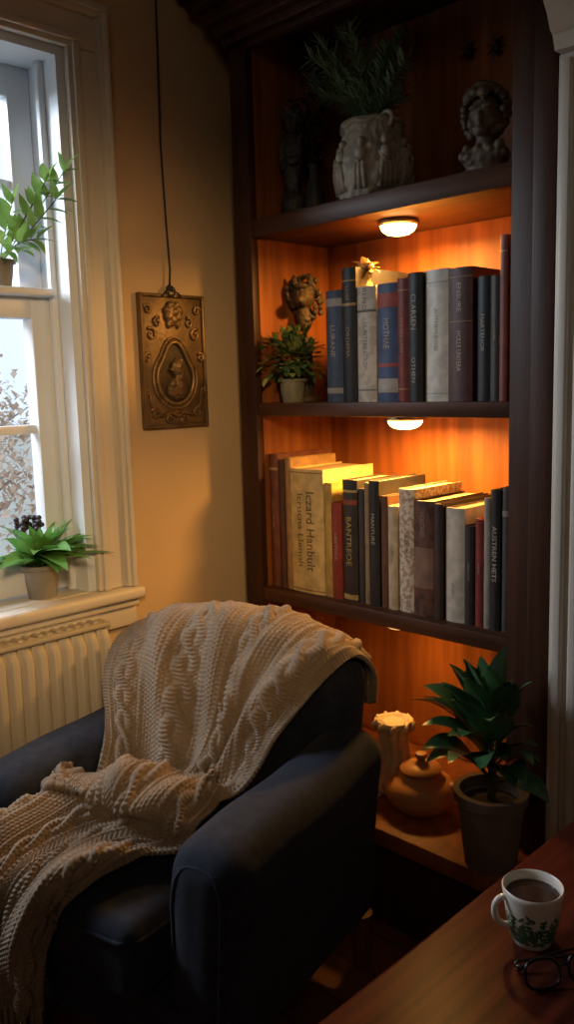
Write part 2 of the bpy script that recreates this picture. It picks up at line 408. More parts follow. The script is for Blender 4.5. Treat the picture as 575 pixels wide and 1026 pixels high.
def puck(x, y, z, label, e, lens='lens'):
    t = empty('puck_light', (x, y, z), 0, label, 'light', 'round lights under the shelves')
    bm = NB(); lathe(bm, [(0, 0), (.038, 0), (.041, -.003), (.041, -.008), (.037, -.011), (.033, -.010), (0, -.008)], 40); fin(bm, 'ring', M['chrome'], t)
    bm = NB(); lathe(bm, [(.035, -.0105), (.034, -.015), (.030, -.021), (.022, -.026), (.011, -.0285), (0, -.029)], 32); fin(bm, 'lens', M[lens], t)
    l = bpy.data.lights.new('puck_lamp', 'AREA'); l.shape = 'DISK'; l.size = .05; l.energy = e; l.color = (1, .48, .10)
    lo_ = bpy.data.objects.new('puck_lamp', l); COL.objects.link(lo_); lo_.location = (x, y, z-.031)
puck(-1.058, 1.385, ZT-.038, 'round glowing light under the topmost shelf, above the upper row of books', 4.8)
puck(-1.045, 1.385, Z2-.028, 'round glowing light under the middle shelf, above the lower row of books', 4.6)
puck(-1.06, 1.38, Z3-.030, 'round light under the lowest book shelf, above the clay jar', .75, 'lens2')

# ------------------------------------------------------------------ books
def text_mesh(s, off=0):
    c = bpy.data.curves.new('t', 'FONT'); c.body = s; c.size = 1; c.resolution_u = 2; c.offset = off
    o = bpy.data.objects.new('t', c); COL.objects.link(o)
    dg = bpy.context.evaluated_depsgraph_get(); me = bpy.data.meshes.new_from_object(o.evaluated_get(dg))
    bpy.data.objects.remove(o); return me
def book(x0, x1, z0, z1, ysp, depth, col, tcol, title, label, group, bands=(), tsize=.36, tpos=.55, tlen=.5, rough=.5, sub=None, pat=None, bold=0):
    th = x1-x0; hh = z1-z0
    b = empty('book', ((x0+x1)/2, ysp+depth/2, z0), 0, label, 'book', group)
    y0 = -depth/2; y1 = depth/2; hw = th/2; t = min(.0024, th*.14)
    bm = NB()
    box(bm, -hw, -hw+t, y0+.003, y1, 0, hh, .0006, 1); box(bm, hw-t, hw, y0+.003, y1, 0, hh, .0006, 1)
    ns = 8; bul = min(.005, th*.16); arc = []
    for i in range(ns+1):
        a = -1+2*i/ns; arc.append((a*hw, y0+.003-bul*(1-a*a)))
    inner = [(hw-t, y0+.006), (-hw+t, y0+.006)]
    prism(bm, arc+inner, 'z', 0, hh)
    cv = fin(bm, 'cover', cloth_mat(col, rough, pat), b, merge=False)
    bm = NB(); box(bm, -hw+t, hw-t, y0+.006, y1-.004, .003, hh-.0035); fin(bm, 'pages', M['paper'], b)
    for (f0, f1, bcol) in bands:
        bm = NB()
        pts = [(x*1.0, y-.0005) for x, y in arc]; pin = [(x, y+.0004) for x, y in arc[::-1]]
        prism(bm, pts+pin, 'z', hh*f0, hh*f1); fin(bm, 'spine_band', cloth_mat(bcol), cv, merge=False)
    def put(s, col_, size, pos, ln, off=0, name='spine_title'):
        me = text_mesh(s, bold)
        co = np.array([v.co[:] for v in me.vertices]); mn = co.min(0); mx = co.max(0)
        sy = th*size/(mx[1]-mn[1]); sx = min(sy*1.15, hh*ln/(mx[0]-mn[0])); sy = min(sy, sx*1.6); cx, cy = (mn[0]+mx[0])/2, (mn[1]+mx[1])/2
        for v in me.vertices:
            a = (v.co.x-cx)*sx; q = (v.co.y-cy)*sy+off*th
            v.co = (q, y0+.003-bul*(1-(q/hw)**2)-.0009, hh*pos-a)
        me.materials.append(cloth_mat(tuple(.75*a+.25*b_ for a, b_ in zip(col_, col)), .5))
        o = bpy.data.objects.new(name, me); COL.objects.link(o); o.parent = cv
    if title: put(title, tcol, tsize*.70, tpos, tlen*.8, .0 if not (sub and sub[1]) else .14)
    if sub: put(sub[0], tcol, (sub[3] if len(sub) > 3 else tsize*.7)*.75, sub[2], .3 if not sub[1] else tlen, sub[1], 'spine_author')
    return b
def row(items, zs, ysp, group):
    for it in items:
        u0, u1, vt, col, tcol, title, label = it[:7]; kw = it[7] if len(it) > 7 else {}
        kw = dict(kw); depth = kw.pop('depth', random.uniform(.135, .188)); dy = kw.pop('dy', random.uniform(0, .010))
        y = ysp+dy
        um = (u0+u1)/2
        vb = vt+70
        x0 = at_y(u0, vb, ysp).x+.0004; x1 = at_y(u1, vb, ysp).x-.0004; z1 = at_y(um, vt, y).z
        book(x0, x1, zs, z1, y, depth, col, tcol, title, label, group, **kw)
WH = (.55, .48, .37); GO = (.44, .28, .09); BK = (.03, .026, .022)
row([
 (326, 342, 291, (.045, .075, .13), WH, 'LURANE', 'short slate-blue book leftmost in the upper book row', dict(bands=((.86, .93, (.35, .33, .3)), (.08, .13, (.35, .33, .3))), tsize=.4, tlen=.35)),
 (342, 356, 268, (.014, .014, .016), GO, 'ORDEMA', 'tall near-black book second from left in the upper row', dict(tlen=.35, tpos=.45, bands=((.72, .74, GO), (.9, .91, GO)), sub=('LUSE', 0, .81, .3))),
 (356, 375, 287, (.50, .45, .38), BK, 'HUNTERE LOLD', 'pale grey book below the gilt flower ornament in the upper row', dict(tsize=.3, tlen=.48, tpos=.5, pat=((.38, .34, .28), 70), bands=((.78, .8, (.1, .1, .1)), (.1, .11, (.1, .1, .1))), sub=('RENO', 0, .89, .28))),
 (376, 396, 284, (.05, .08, .18), WH, 'MOTHAE', 'blue book with a red band and white lettering in the upper row', dict(bands=((.80, .92, (.36, .055, .035)), (.08, .2, (.42, .38, .33)), (.30, .33, (.36, .055, .035))), tsize=.42, tlen=.32, tpos=.58)),
 (396, 407, 279, (.20, .026, .018), GO, 'TERANI LOU', 'slim crimson book between the blue book and a black book, upper row', dict(tsize=.4, bands=((.9, .91, GO), (.1, .11, GO)))),
 (407.5, 422, 273, (.014, .013, .013), WH, 'CLARSEN', 'black book with white lettering left of the wide light grey one', dict(tsize=.5, tlen=.34, tpos=.7, sub=('OTHEN', 0, .25, .35))),
 (422.5, 447, 270, (.72, .66, .56), (.2, .17, .14), 'AUTHEN ROSE', 'wide light grey book in the middle of the upper row', dict(tsize=.2, tlen=.4, rough=.35, bands=((.9, .905, (.3, .26, .22)), (.06, .065, (.3, .26, .22))))),
 (447.5, 472, 268, (.085, .024, .016), (.62, .46, .28), 'ENSURE', 'wide dark maroon book right of the wide light grey one', dict(tsize=.26, tlen=.34, tpos=.78, bold=.012, bands=((.93, .935, GO), (.60, .605, GO)), sub=('HOLLE UNTERA', 0, .38, .26))),
 (473.5, 488.5, 277, (.014, .015, .015), (.45, .4, .33), 'MARTENOR', 'black book right of the wide dark maroon book', dict(tsize=.36, tlen=.45)),
 (489, 499, 276, (.045, .038, .032), GO, 'LOTHER', 'narrow charcoal book left of the tallest book in the upper row', dict(tlen=.3)),
 (499.5, 507.5, 235, (.24, .055, .034), GO, '', 'tallest book, slim rust-red, rightmost in the upper row', dict(bands=((.9, .91, GO),))),
], Z2, YB+.024, 'books in the upper row')
row([
 (269.5, 278, 455, (.20, .06, .033), GO, 'SALUTHER', 'rust-brown book leftmost in the lower row', dict(tsize=.45, bands=((.88, .9, GO),))),
 (278.5, 284, 461, (.10, .04, .026), None, '', 'thin dark brown book second from left in the lower row', dict(dy=.003)),
 (284.5, 290.5, 459, (.42, .24, .09), None, '', 'thin tan book touching the wide yellow book in the lower row', dict(dy=.004)),
 (291, 323, 470, (.74, .54, .22), (.035, .018, .010), 'Iczard Hanbult', 'wide yellow book with dark lettering in the lower row', dict(tsize=.34, tlen=.80, tpos=.50, depth=.17, dy=.002, bold=.012, bands=((.02, .03, (.35, .2, .06)), (.965, .975, (.35, .2, .06))), sub=('Icrucna Llenolt', -.17, .50, .24))),
 (324, 331.5, 484, (.58, .38, .10), None, '', 'thin golden yellow book right of the wide yellow book in the lower row', dict()),
 (332, 342, 504, (.30, .04, .022), WH, 'HERTOUS', 'short red book with white lettering in the lower row', dict(tsize=.42)),
 (342.5, 357, 481, (.035, .028, .022), (.62, .44, .12), 'BANTREOE', 'black book with big yellow lettering in the lower row', dict(tsize=.5, tlen=.5, tpos=.5, bands=((.02, .06, (.5, .35, .1)), (.9, .92, (.5, .35, .1)), (.80, .84, (.3, .06, .03))))),
 (357.5, 362.5, 490, (.05, .045, .05), None, '', 'very thin charcoal book right of the black and yellow book', dict()),
 (362.8, 367.6, 484, (.30, .22, .12), None, '', 'very thin buff book left of the black one with white lettering', dict()),
 (368, 378.5, 482, (.018, .019, .02), WH, 'MANTURE', 'black book with white lettering, one thin book left of a cream spine', dict(tsize=.45, tlen=.42, tpos=.62)),
 (379, 386, 497, (.14, .06, .032), None, '', 'thin brown book left of the narrow cream one in the lower row', dict()),
 (386.5, 396, 507, (.56, .45, .29), (.15, .08, .05), 'ALSERDA', 'narrow cream book left of the speckled white one', dict(tsize=.35, tlen=.35)),
 (396.5, 412.5, 490, (.60, .52, .40), (.10, .045, .03), 'JASUMA', 'speckled white book with brown patches in the lower row', dict(tsize=.45, tlen=.34, pat=((.36, .25, .17), 110))),
 (413, 433, 502, (.11, .045, .03), (.45, .32, .2), 'HOUTARD', 'dark maroon book with a pale portrait patch in the lower row', dict(pat=((.05, .022, .016), 50), bands=((.25, .60, (.24, .135, .09)),), tpos=.8, tlen=.26, tsize=.3)),
 (433.5, 442.5, 505, (.045, .026, .02), None, '', 'narrow dark brown book left of the wide white one, lower row', dict()),
 (443, 462.5, 509, (.66, .58, .45), (.2, .14, .1), 'enal', 'wide white book with a plain spine in the lower row', dict(tsize=.25, tlen=.2, tpos=.3)),
 (463, 472.5, 527, (.026, .023, .022), (.4, .34, .26), 'ORELHUT', 'short black book right of the wide white one in the lower row', dict()),
 (473, 481.5, 520, (.25, .036, .026), WH, 'SNEAR', 'short crimson book near the right end of the lower row', dict(tlen=.3)),
 (482, 488.5, 499, (.38, .34, .29), None, '', 'thin light grey book right of the short crimson one', dict()),
 (489, 499.5, 491, (.018, .018, .018), WH, 'AUSTREN HETS', 'black book with tall white lettering near the right end, lower row', dict(tsize=.65, tlen=.95, bold=.012)),
 (500, 507.5, 488, (.08, .075, .07), WH, '', 'slim grey book rightmost in the lower row', dict(bands=((.8, .84, (.4, .36, .3)),))),
], Z3, YB+.024, 'books in the lower row')

# gilt flower on the grey book
gx = at_y(364, 262, YB+.06); gz = at_y(365, 287, YB+.028).z
gp = empty('flower_ornament', (gx.x, YB+.070, gz), 0, 'small gilt carved flower ornament on top of the upper books', 'ornament')
bm = NB(); lathe(bm, [(0, 0), (.014, 0), (.013, .006), (.007, .020), (.006, .036), (0, .036)], 16); fin(bm, 'base', M['gilt'], gp)
bm = NB()
for k in range(9):
    a = 2*PI*k/9
    leaf(bm, (0, 0, .040), (math.cos(a), -.5, .45*math.sin(a)), .034, .020, .2, .4, 5)
    leaf(bm, (0, 0, .034), (math.cos(a+.4), .2, .15+.5*abs(math.sin(a))), .032, .018, .8, .4, 5)
for k in range(5): sphere(bm, (-.016+.008*k, -.006, .043+.004*(k % 2)), (.006, .006, .006), 10)
fin(bm, 'bloom', M['gilt'], gp, smooth=180, merge=False)

# ------------------------------------------------------------------ ornaments & plants
def pot(bm, r0, r1, h, rim=.006, th=.005, n=36):
    lathe(bm, [(0, 0), (r0, 0), (r0+(r1-r0)*.5, h*.5), (r1-.003, h*.84), (r1-.003, h*.86), (r1+rim*.3, h*.87), (r1+rim*.4, h), (r1-th, h), (r1-th-.002, h*.85), (r0, h*.8), (0, h*.8)], n)
def soil(parent, r, z):
    bm = NB(); lathe(bm, [(r, z-.004), (r*.6, z+.002), (0, z+.003)], 24); return fin(bm, 'soil', M['soil'], parent)
# sill plant
P = at_z(43, 598, WZ0)
t = empty('potted_plant', (P.x, P.y, WZ0), 0, 'leafy green houseplant in a small grey pot on the window sill', 'plant')
bm = NB(); pot(bm, .027, .036, .068); po = fin(bm, 'pot', M['pots'], t); soil(po, .030, .058)
bm = NB(); rnd = random.Random(3)
for k in range(72):
    a = k*2.399+rnd.uniform(-.3, .3); el = rnd.uniform(.05, 1.15); L = rnd.uniform(.095, .155)*(1.1-.42*el/1.2)
    d = Vector((math.cos(a)*math.cos(el), math.sin(a)*math.cos(el), math.sin(el)))
    b0 = Vector((math.cos(a)*.008, math.sin(a)*.008, .058+rnd.uniform(0, .03)))
    if d.x < -.2: L *= .38
    leaf(bm, b0, d, L, L*.34, rnd.uniform(.35, .85), .3, roll=rnd.uniform(-.4, .4))
fin(bm, 'foliage', M['g1'], t, smooth=180, merge=False)
bm = NB()
for k in range(9):
    a = rnd.uniform(0, 2*PI); x, y = .018*math.cos(a)-.004, .022*math.sin(a)-.02; tube(bm, [(0, 0, .06), (x*.6, y*.6, .10), (x, y, .14+rnd.uniform(0, .02))], .0012, 5)
    for q in range(4): sphere(bm, (x+rnd.uniform(-.006, .006), y+rnd.uniform(-.006, .006), .14+q*.007), (.006, .006, .005), 8)
fin(bm, 'bloom', M['purp'], t, smooth=180, merge=False)
# window ledge vine
P = at_x(1, 278, -1.556)
t = empty('trailing_plant', (P.x, P.y, ZM+.010), 0, 'bright green climbing plant in a tiny pot on the window mid rail', 'plant')
bm = NB(); pot(bm, .018, .027, .05); po = fin(bm, 'pot', M['pots'], t); soil(po, .021, .042)
bm = NB(); bs = NB(); rnd = random.Random(11)
for (uu, vv, xx) in ((64, 172, -1.47), (56, 200, -1.46), (38, 196, -1.50), (36, 240, -1.47), (12, 205, -1.52), (20, 250, -1.46), (45, 182, -1.48)):
    e = at_x(uu, vv, xx) - Vector(t.location); b0 = Vector((0, 0, .045)); mid = (b0+e)*.5+Vector((0, -.01, .02 if vv > 220 else -.015))
    pts = [b0*(1-q)**2+mid*2*q*(1-q)+e*q*q for q in [i/8 for i in range(9)]]
    tube(bs, pts, .0012, 5)
    for i in range(3, 9):
        dd = (pts[i]-pts[i-1]).normalized()
        for sg in (-1, 1):
            if rnd.random() < .15: continue
            sd = dd.cross(Vector((1, 0, .2))).normalized()*sg; d = (sd*.8+dd*.7+Vector((rnd.uniform(-.1, .5), 0, rnd.uniform(-.2, .3))))
            L = rnd.uniform(.03, .048); leaf(bm, pts[i], d, L, L*.46, rnd.uniform(.2, .8), .25, 5)
    leaf(bm, e, (e-mid), .045, .02, .3, .2, 5)
fin(bs, 'stem', M['stem'], t, merge=False); fin(bm, 'foliage', M['g3'], t, smooth=180, merge=False)
# shelf-2 plant
P = at_y(293, 385, 1.338)
t = empty('potted_plant', (P.x, 1.338, Z2), 0, 'small bushy plant in a pale pot beside the upper row of books', 'plant')
bm = NB(); pot(bm, .022, .030, .05); po = fin(bm, 'pot', M['olive_c'], t); soil(po, .024, .042)
bm = NB(); b2 = NB(); rnd = random.Random(5)
for k in range(380):
    a = rnd.uniform(0, 2*PI); el = rnd.uniform(-.6, 1.5); R = rnd.uniform(.02, .070)
    d = Vector((math.cos(a)*math.cos(el), math.sin(a)*math.cos(el), math.sin(el)))
    p = Vector((0, 0, .086))+d*R
    p.x = max(-.046, min(.054, p.x)); p.y = max(-.062, min(.026, p.y)); p.z = min(p.z, .148)
    leaf(b2 if rnd.random() < .35 else bm, p, d+Vector((rnd.uniform(-.6, .6), rnd.uniform(-.6, .3), rnd.uniform(-.4, .4))), rnd.uniform(.016, .027), .015, .6, .2, 4)
for k in range(14):
    a = k*2.4; tube(bm, [(0, 0, .04), (.02*math.cos(a), .02*math.sin(a), .085)], .001, 4)
fin(bm, 'foliage', M['g5'], t, smooth=180, merge=False); fin(b2, 'variegated_leaves', M['gy'], t, smooth=180, merge=False)
# bronze figurine behind it
FY = 1.405
P = at_y(300, 297, FY); P.x = max(P.x, XL+.040)
t = empty('figurine', (P.x, FY, Z2), .5, 'bronze curly-maned animal head figurine behind the small bushy plant', 'figurine')
zz = P.z-Z2; rnd = random.Random(8)
bl = [((0, 0, zz), (.026, .026, .030)), ((.002, -.030, zz-.012), (.013, .020, .012)), ((.002, -.044, zz-.010), (.007, .006, .006)), ((0, .004, zz-.045), (.018, .018, .035)), ((0, .004, zz*.35), (.016, .016, .07)), ((0, 0, .03), (.020, .020, .03)), ((-.018, -.010, zz+.032), (.007, .005, .014)), ((.018, -.010, zz+.032), (.007, .005, .014)), ((0, -.022, zz+.020), (.016, .008, .007))]
for k in range(44):
    a = k*2.399; r = .028+.0045*(k % 4); bl.append(((r*math.cos(a), .006+.014*math.sin(k), zz-.006+r*1.15*math.sin(a)), .0066))
for k in range(10): bl.append(((.014*math.cos(k*2.4), .014*math.sin(k*2.4), zz*.25+k*.008), .0075))
sculpt('body', bl, .0020, M['bronze'], t, .0016, 160)
bm = NB(); lathe(bm, [(0, 0), (.028, 0), (.028, .008), (.022, .014), (0, .014)], 28); fin(bm, 'base', M['bronze'], t)
# top shelf planter
P = at_y(374, 160, 1.395)
t = empty('planter', (P.x, 1.395, ZT), 0, 'cream carved ceramic planter with a dark fern on the topmost shelf', 'planter')
hp = at_y(374, 124, 1.395).z-ZT
prof = [(0, 0), (.060, 0), (.066, .008), (.070, .022), (.074, hp*.22), (.076, hp*.36), (.073, hp*.52), (.066, hp*.70), (.058, hp*.84), (.057, hp*.90), (.062, hp), (.056, hp), (.051, hp*.9), (.05, hp*.8), (0, hp*.8)]
def relief(a, z):
    if z < .008 or z > hp*.95: return 1
    v = Vector((math.cos(a), math.sin(a), z*14))
    return 1+.075*noise.noise(v*2.6)+.05*(1-2*abs(noise.noise(v*4.2+Vector((3, 1, 7)))))+.018*noise.noise(v*11)-.02
pp = []
for (r0, z0), (r1, z1) in zip(prof, prof[1:]):
    k = 7 if z0 < hp*.9 else 1
    for i in range(k): pp.append((r0+(r1-r0)*i/k, z0+(z1-z0)*i/k))
pp.append(prof[-1])
bm = NB(); lathe(bm, pp, 130, fn=relief)
po = fin(bm, 'pot', M['cream_c'], t, smooth=180)
bm = NB(); rnd = random.Random(66)
tube(bm, [(.0585*math.cos(2*PI*i/40), .0585*math.sin(2*PI*i/40), hp*.965+.003*math.sin(i*1.3)) for i in range(40)], .0055, 8, closed=True)
for sx in (-1, 1):
    pts = [(sx*(.050+.013*math.cos(q)), -.02, hp*.97+.013*math.sin(q)) for q in [i*.55-1.5 for i in range(9)]]
    tube(bm, pts, .005, 8)
for k in range(9):
    a = 2*PI*k/9+.15
    def on(zf, da=0, o=0):
        rr = float(np.interp(zf, [0, .12, .22, .36, .52, .70, .84], [.062, .068, .074, .076, .073, .066, .058]))+o
        return (rr*math.cos(a+da), rr*math.sin(a+da), hp*zf)
    sphere(bm, on(.70, 0, .001), (.0085, .0085, .010), 10)
    sphere(bm, on(.55, 0, -.002), (.013, .013, .014), 10)
    for da in (-.13, -.02, .10): tube(bm, [on(.52, da*.6), on(.34, da), on(.14, da*1.3)], [.005, .006, .0065], 8)
    tube(bm, [on(.56, -.17), on(.45, -.05, .004), on(.48, .10, .004)], .004, 6)
fin(bm, 'carving', M['cream_c'], t, smooth=180, merge=False)
soil(po, .05, hp*.84)
bm = NB(); rnd = random.Random(21)
tips = [(322, 45), (312, 60), (345, 40), (380, 60), (402, 35), (395, 70), (360, 55), (335, 75), (320, 95), (402, 95), (350, 30), (372, 38), (388, 48), (330, 58), (310, 80), (408, 60)]
for k, (uu, vv) in enumerate(tips):
    yy = 1.395+rnd.uniform(-.07, .05); e = at_y(uu, vv, yy)-Vector(t.location); e.z = min(e.z, .325)
    b0 = Vector((rnd.uniform(-.02, .02), rnd.uniform(-.02, .02), hp*.85)); mid = Vector((e.x*.4, e.y*.4, (b0.z+e.z)*.5+.03))
    pts = [b0*(1-q)**2+mid*2*q*(1-q)+e*q*q for q in [i/14 for i in range(15)]]
    tube(bm, pts, .0014, 4)
    for i in range(2, 15):
        dd = (pts[i]-pts[i-1]).normalized()
        for j in range(10):
            sd = Vector((rnd.uniform(-1, 1), rnd.uniform(-1, 1), rnd.uniform(-1, 1))); sd = (sd-dd*sd.dot(dd)).normalized()
            leaf(bm, pts[i], dd*.8+sd, rnd.uniform(.022, .040), .0048, .3, .1, 3)
fin(bm, 'fern', M['g4'], t, smooth=180, merge=False)
# stone bust
P = at_y(486, 120, 1.37)
t = empty('bust', (P.x, 1.37, ZT), .25, 'brown stone bust with curly hair at right end of the topmost shelf', 'bust')
zz = at_y(486, 118, 1.37).z-ZT; rnd = random.Random(31)
bl = [((0, 0, zz), (.028, .031, .037)), ((0, -.031, zz-.006), (.006, .009, .010)), ((0, -.025, zz-.026), (.013, .012, .010)), ((0, -.030, zz-.020), (.008, .004, .003)), ((0, .002, zz-.05), (.018, .018, .03)), ((0, .004, zz-.065), (.044, .026, .024)), ((-.012, -.026, zz+.012), (.010, .006, .004)), ((.012, -.026, zz+.012), (.010, .006, .004)), ((-.016, -.018, zz-.012), (.010, .010, .012)), ((.016, -.018, zz-.012), (.010, .010, .012)), ((0, .004, .015), (.036, .024, .025))]
for k in range(120):
    a = k*2.399; el = -1.0+2.5*k/120; d = Vector((math.cos(a)*math.cos(el), math.sin(a)*math.cos(el), math.sin(el)))
    if d.y < -.35 and d.z < .5: continue
    rr = rnd.uniform(.006, .010); bl.append(((d.x*.038, d.y*.036, zz+.008+d.z*.044), rr))
for k in range(14): bl.append(((-.036+.0055*k, -.010+.004*math.sin(k*2), zz-.062+.012*math.sin(k*1.7)), .009))
sculpt('head', bl, .0019, M['stone'], t, .0008, 120)
bm = NB(); box(bm, -.032, .032, -.026, .03, 0, .014, .003); fin(bm, 'base', M['stone'], t)
# dark figures at left of top shelf
P = at_y(280, 150, 1.385); P.x = max(P.x, XL+.036)
t = empty('figurine', (P.x, 1.385, ZT), .3, 'blackened standing figurine at the left end of the topmost shelf', 'figurine')
bl = [((0, 0, .205), (.017, .018, .021)), ((0, 0, .15), (.024, .02, .036)), ((0, 0, .09), (.020, .019, .05)), ((0, 0, .035), (.028, .024, .035)), ((-.022, -.008, .14), (.007, .01, .035)), ((.022, -.010, .14), (.007, .01, .035)), ((.012, -.022, .12), (.018, .008, .009)), ((0, .004, .225), (.02, .02, .010)), ((0, -.018, .203), (.004, .005, .006))]
for k in range(16): bl.append(((.019*math.cos(k*2.4), .004+.018*math.sin(k*2.4), .205+.0016*k), .0065))
sculpt('body', bl, .0024, M['black'], t, .0018, 110)
bm = NB(); lathe(bm, [(0, 0), (.032, 0), (.032, .010), (.026, .016), (0, .016)], 24); fin(bm, 'base', M['black'], t)
P = at_y(314, 150, 1.41)
t = empty('dried_flowers', (P.x, 1.41, ZT), 0, 'dark dried flower stems in a slim black vase left of the cream planter', 'flowers')
bm = NB(); lathe(bm, [(0, 0), (.02, 0), (.024, .02), (.022, .05), (.011, .09), (.010, .105), (.014, .112), (.010, .112), (.008, .10), (0, .1)], 24); fin(bm, 'vase', M['black'], t)
bm = NB(); rnd = random.Random(41)
for k in range(16):
    e = Vector((rnd.uniform(-.045, .015), rnd.uniform(-.03, .03), rnd.uniform(.13, .27))); tube(bm, [(0, 0, .1), e*.5+Vector((0, 0, .07)), e], .0013, 5)
    for q in range(14):
        d = Vector((rnd.uniform(-1, 1), rnd.uniform(-1, 1), rnd.uniform(-.4, 1))); leaf(bm, e+Vector((0, 0, -.02*(q % 3))), d, .022, .013, .6, .3, 3)
fin(bm, 'dried_stems', M['black'], t, smooth=180, merge=False)
for (uu, vv, lb) in ((470, 52, 'small dark metal leaf ornament on bookcase back, left of its pair'), (498, 48, 'small dark metal leaf ornament on bookcase back, right of its pair')):
    P = at_y(uu, vv, D1-.004)
    t = empty('leaf_ornament', (P.x, D1, P.z), 0, lb, 'ornament', 'leaf ornaments on the bookcase back')
    bm = NB()
    for k in range(7):
        a = 2*PI*k/7; leaf(bm, (0, -.004, 0), (math.cos(a), -.25, math.sin(a)), .024, .014, .2, .3, 5)
    fin(bm, 'leaves', M['black'], t, smooth=180, merge=False)
    bm = NB(); sphere(bm, (0, -.006, 0), (.006, .006, .006), 10); fin(bm, 'stud', M['black'], t, smooth=180)
# ivory ribbed carving on the bottom shelf
P = at_z(395, 790, ZB)
t = empty('carving', (P.x, min(P.y, 1.42), ZB), .8, 'ivory-coloured ribbed carving on the bottom shelf left of the clay jar', 'carving')
hz = .158
bm = NB()
pf = [(0, .012), (.036, .012), (.037, .020), (.033, .030), (.031, .06), (.0305, hz*.5), (.032, hz*.72), (.035, hz*.84), (.038, hz*.90), (.037, hz*.95), (.028, hz*.97), (.022, hz*.93), (0, hz*.92)]
pq = []
for (r0_, z0_), (r1_, z1_) in zip(pf, pf[1:]):
    for i in range(5): pq.append((r0_+(r1_-r0_)*i/5, z0_+(z1_-z0_)*i/5))
pq.append(pf[-1])
def flute(a, z):
    k = max(0, min(1, (z-.026)/.012))*max(0, min(1, (hz*.90-z)/.012))
    aw = a+.10*math.sin(z*60)
    return 1-.30*k*(1-abs(math.sin(aw*4.5)))**1.3-.10*noise.noise(Vector((math.cos(a)*3, math.sin(a)*3, z*45)))
lathe(bm, pq, 120, fn=flute); fin(bm, 'body', M['ivory'], t, smooth=180)
bm = NB()
for k in range(9):
    a = 2*PI*k/9+.17; tube(bm, [(.036*math.cos(a), .036*math.sin(a), hz*.82), (.040*math.cos(a+.2), .040*math.sin(a+.2), hz*.90), (.034*math.cos(a+.4), .034*math.sin(a+.4), hz*.96)], [.004, .006, .004], 8)
fin(bm, 'rim_carving', M['ivory'], t, smooth=180, merge=False)
bm = NB(); rbox(bm, (0, 0, .007), (.037, .033, .007), .005, 3, 3); fin(bm, 'base', M['ivory'], t, smooth=180)
# clay jar
P = at_z(422, 810, ZB)
t = empty('clay_jar', (P.x, P.y, ZB), .4, 'squat orange clay jar with lid and small spout on the bottom shelf', 'jar')
bm = NB(); lathe(bm, [(0, 0), (.040, 0), (.044, .004), (.062, .016), (.070, .033), (.068, .050), (.054, .064), (.036, .070), (.034, .075), (.038, .079), (.032, .079), (.026, .074), (0, .072)], 48); fin(bm, 'body', M['terra'], t, smooth=60)
bm = NB(); lathe(bm, [(.038, .0795), (.041, .083), (.038, .088), (.024, .094), (.010, .097), (.007, .102), (.012, .108), (.011, .115), (0, .118)], 32); fin(bm, 'lid', M['terra'], t, smooth=60)
bm = NB(); tube(bm, [(.052, 0, .048), (.070, 0, .056), (.082, 0, .070), (.088, 0, .076)], [.014, .010, .0075, .007], 14); fin(bm, 'spout', M['terra'], t, smooth=60)
# big potted plant
P = Vector((-.740, 1.215, ZB))
t = empty('potted_plant', P, 0, 'large dark glossy-leaved plant in a grey-brown pot on the bottom shelf', 'plant')
bm = NB(); pot(bm, .044, .060, .135, .01, .007, 44); po = fin(bm, 'pot', M['potg'], t); soil(po, .052, .115)
bm = NB(); bs = NB(); rnd = random.Random(57)
tube(bs, [(0, 0, .1), (.004, -.002, .16), (-.002, -.004, .23)], [.008, .007, .005], 8)
for k in range(44):
    q = k/43; ph_ = k*2.399
    el = .55+.75*q+rnd.uniform(-.22, .22)
    d = Vector((math.cos(ph_)*math.cos(el), math.sin(ph_)*math.cos(el), math.sin(el)))
    if d.y > .12: d.y *= -.6
    d.normalize()
    if d.x < -.45 and q < .35: continue
    st = Vector((0, -.003, .14+.085*q)); pl = rnd.uniform(.03, .055)
    sc_ = .85 if d.x > .45 else 1
    e = st+d*pl*sc_+Vector((0, 0, .01)); tube(bs, [st, st+d*pl*sc_*.5+Vector((0, 0, .008)), e], [.0026, .0022, .0018], 6)
    L = rnd.uniform(.095, .130)*sc_
    leaf(bm, e, d, L, L*.54, rnd.uniform(1.2, 2.0)*(1-.55*q), .28, 14, roll=rnd.uniform(-.45, .45), pw_=.85)
for e_ in ((.02, -.02, 1), (-.22, -.1, 1), (.28, -.05, .9)):
    leaf(bm, (0, -.003, .225), e_, .13, .054, .5, .3, 12, roll=.5, pw_=.85)
fin(bs, 'stem', M['stem'], t, smooth=180, merge=False)
fin(bm, 'foliage', M['g2'], t, smooth=180, merge=False)

# ------------------------------------------------------------------ plaque + cord
pc = [at_x(135, 293, XW), at_x(200, 297, XW), at_x(142, 432, XW), at_x(205, 425, XW)]
py0 = (pc[0].y+pc[2].y)/2; py1 = (pc[1].y+pc[3].y)/2; pz1 = (pc[0].z+pc[1].z)/2; pz0 = (pc[2].z+pc[3].z)/2
pw = py1-py0; ph = pz1-pz0
t = empty('plaque', (XW, (py0+py1)/2, pz0), 0, 'aged bronze relief plaque hung on the wall between window and bookcase', 'plaque')
bm = NB(); box(bm, .001, .010, -pw/2, pw/2, 0, ph, .002); fin(bm, 'board', M['plaq'], t)
bm = NB()
for (a0, a1, b0, b1) in ((-pw/2, -pw/2+.008, 0, ph), (pw/2-.008, pw/2, 0, ph), (-pw/2+.0005, pw/2-.0005, 0.0005, .008), (-pw/2+.0005, pw/2-.0005, ph-.008, ph-.0005)):
    box(bm, .009, .016, a0, a1, b0, b1, .003)
fin(bm, 'frame', M['plaq'], t, merge=False)
ez = ph*.37; ra, rb = pw*.28, ph*.19
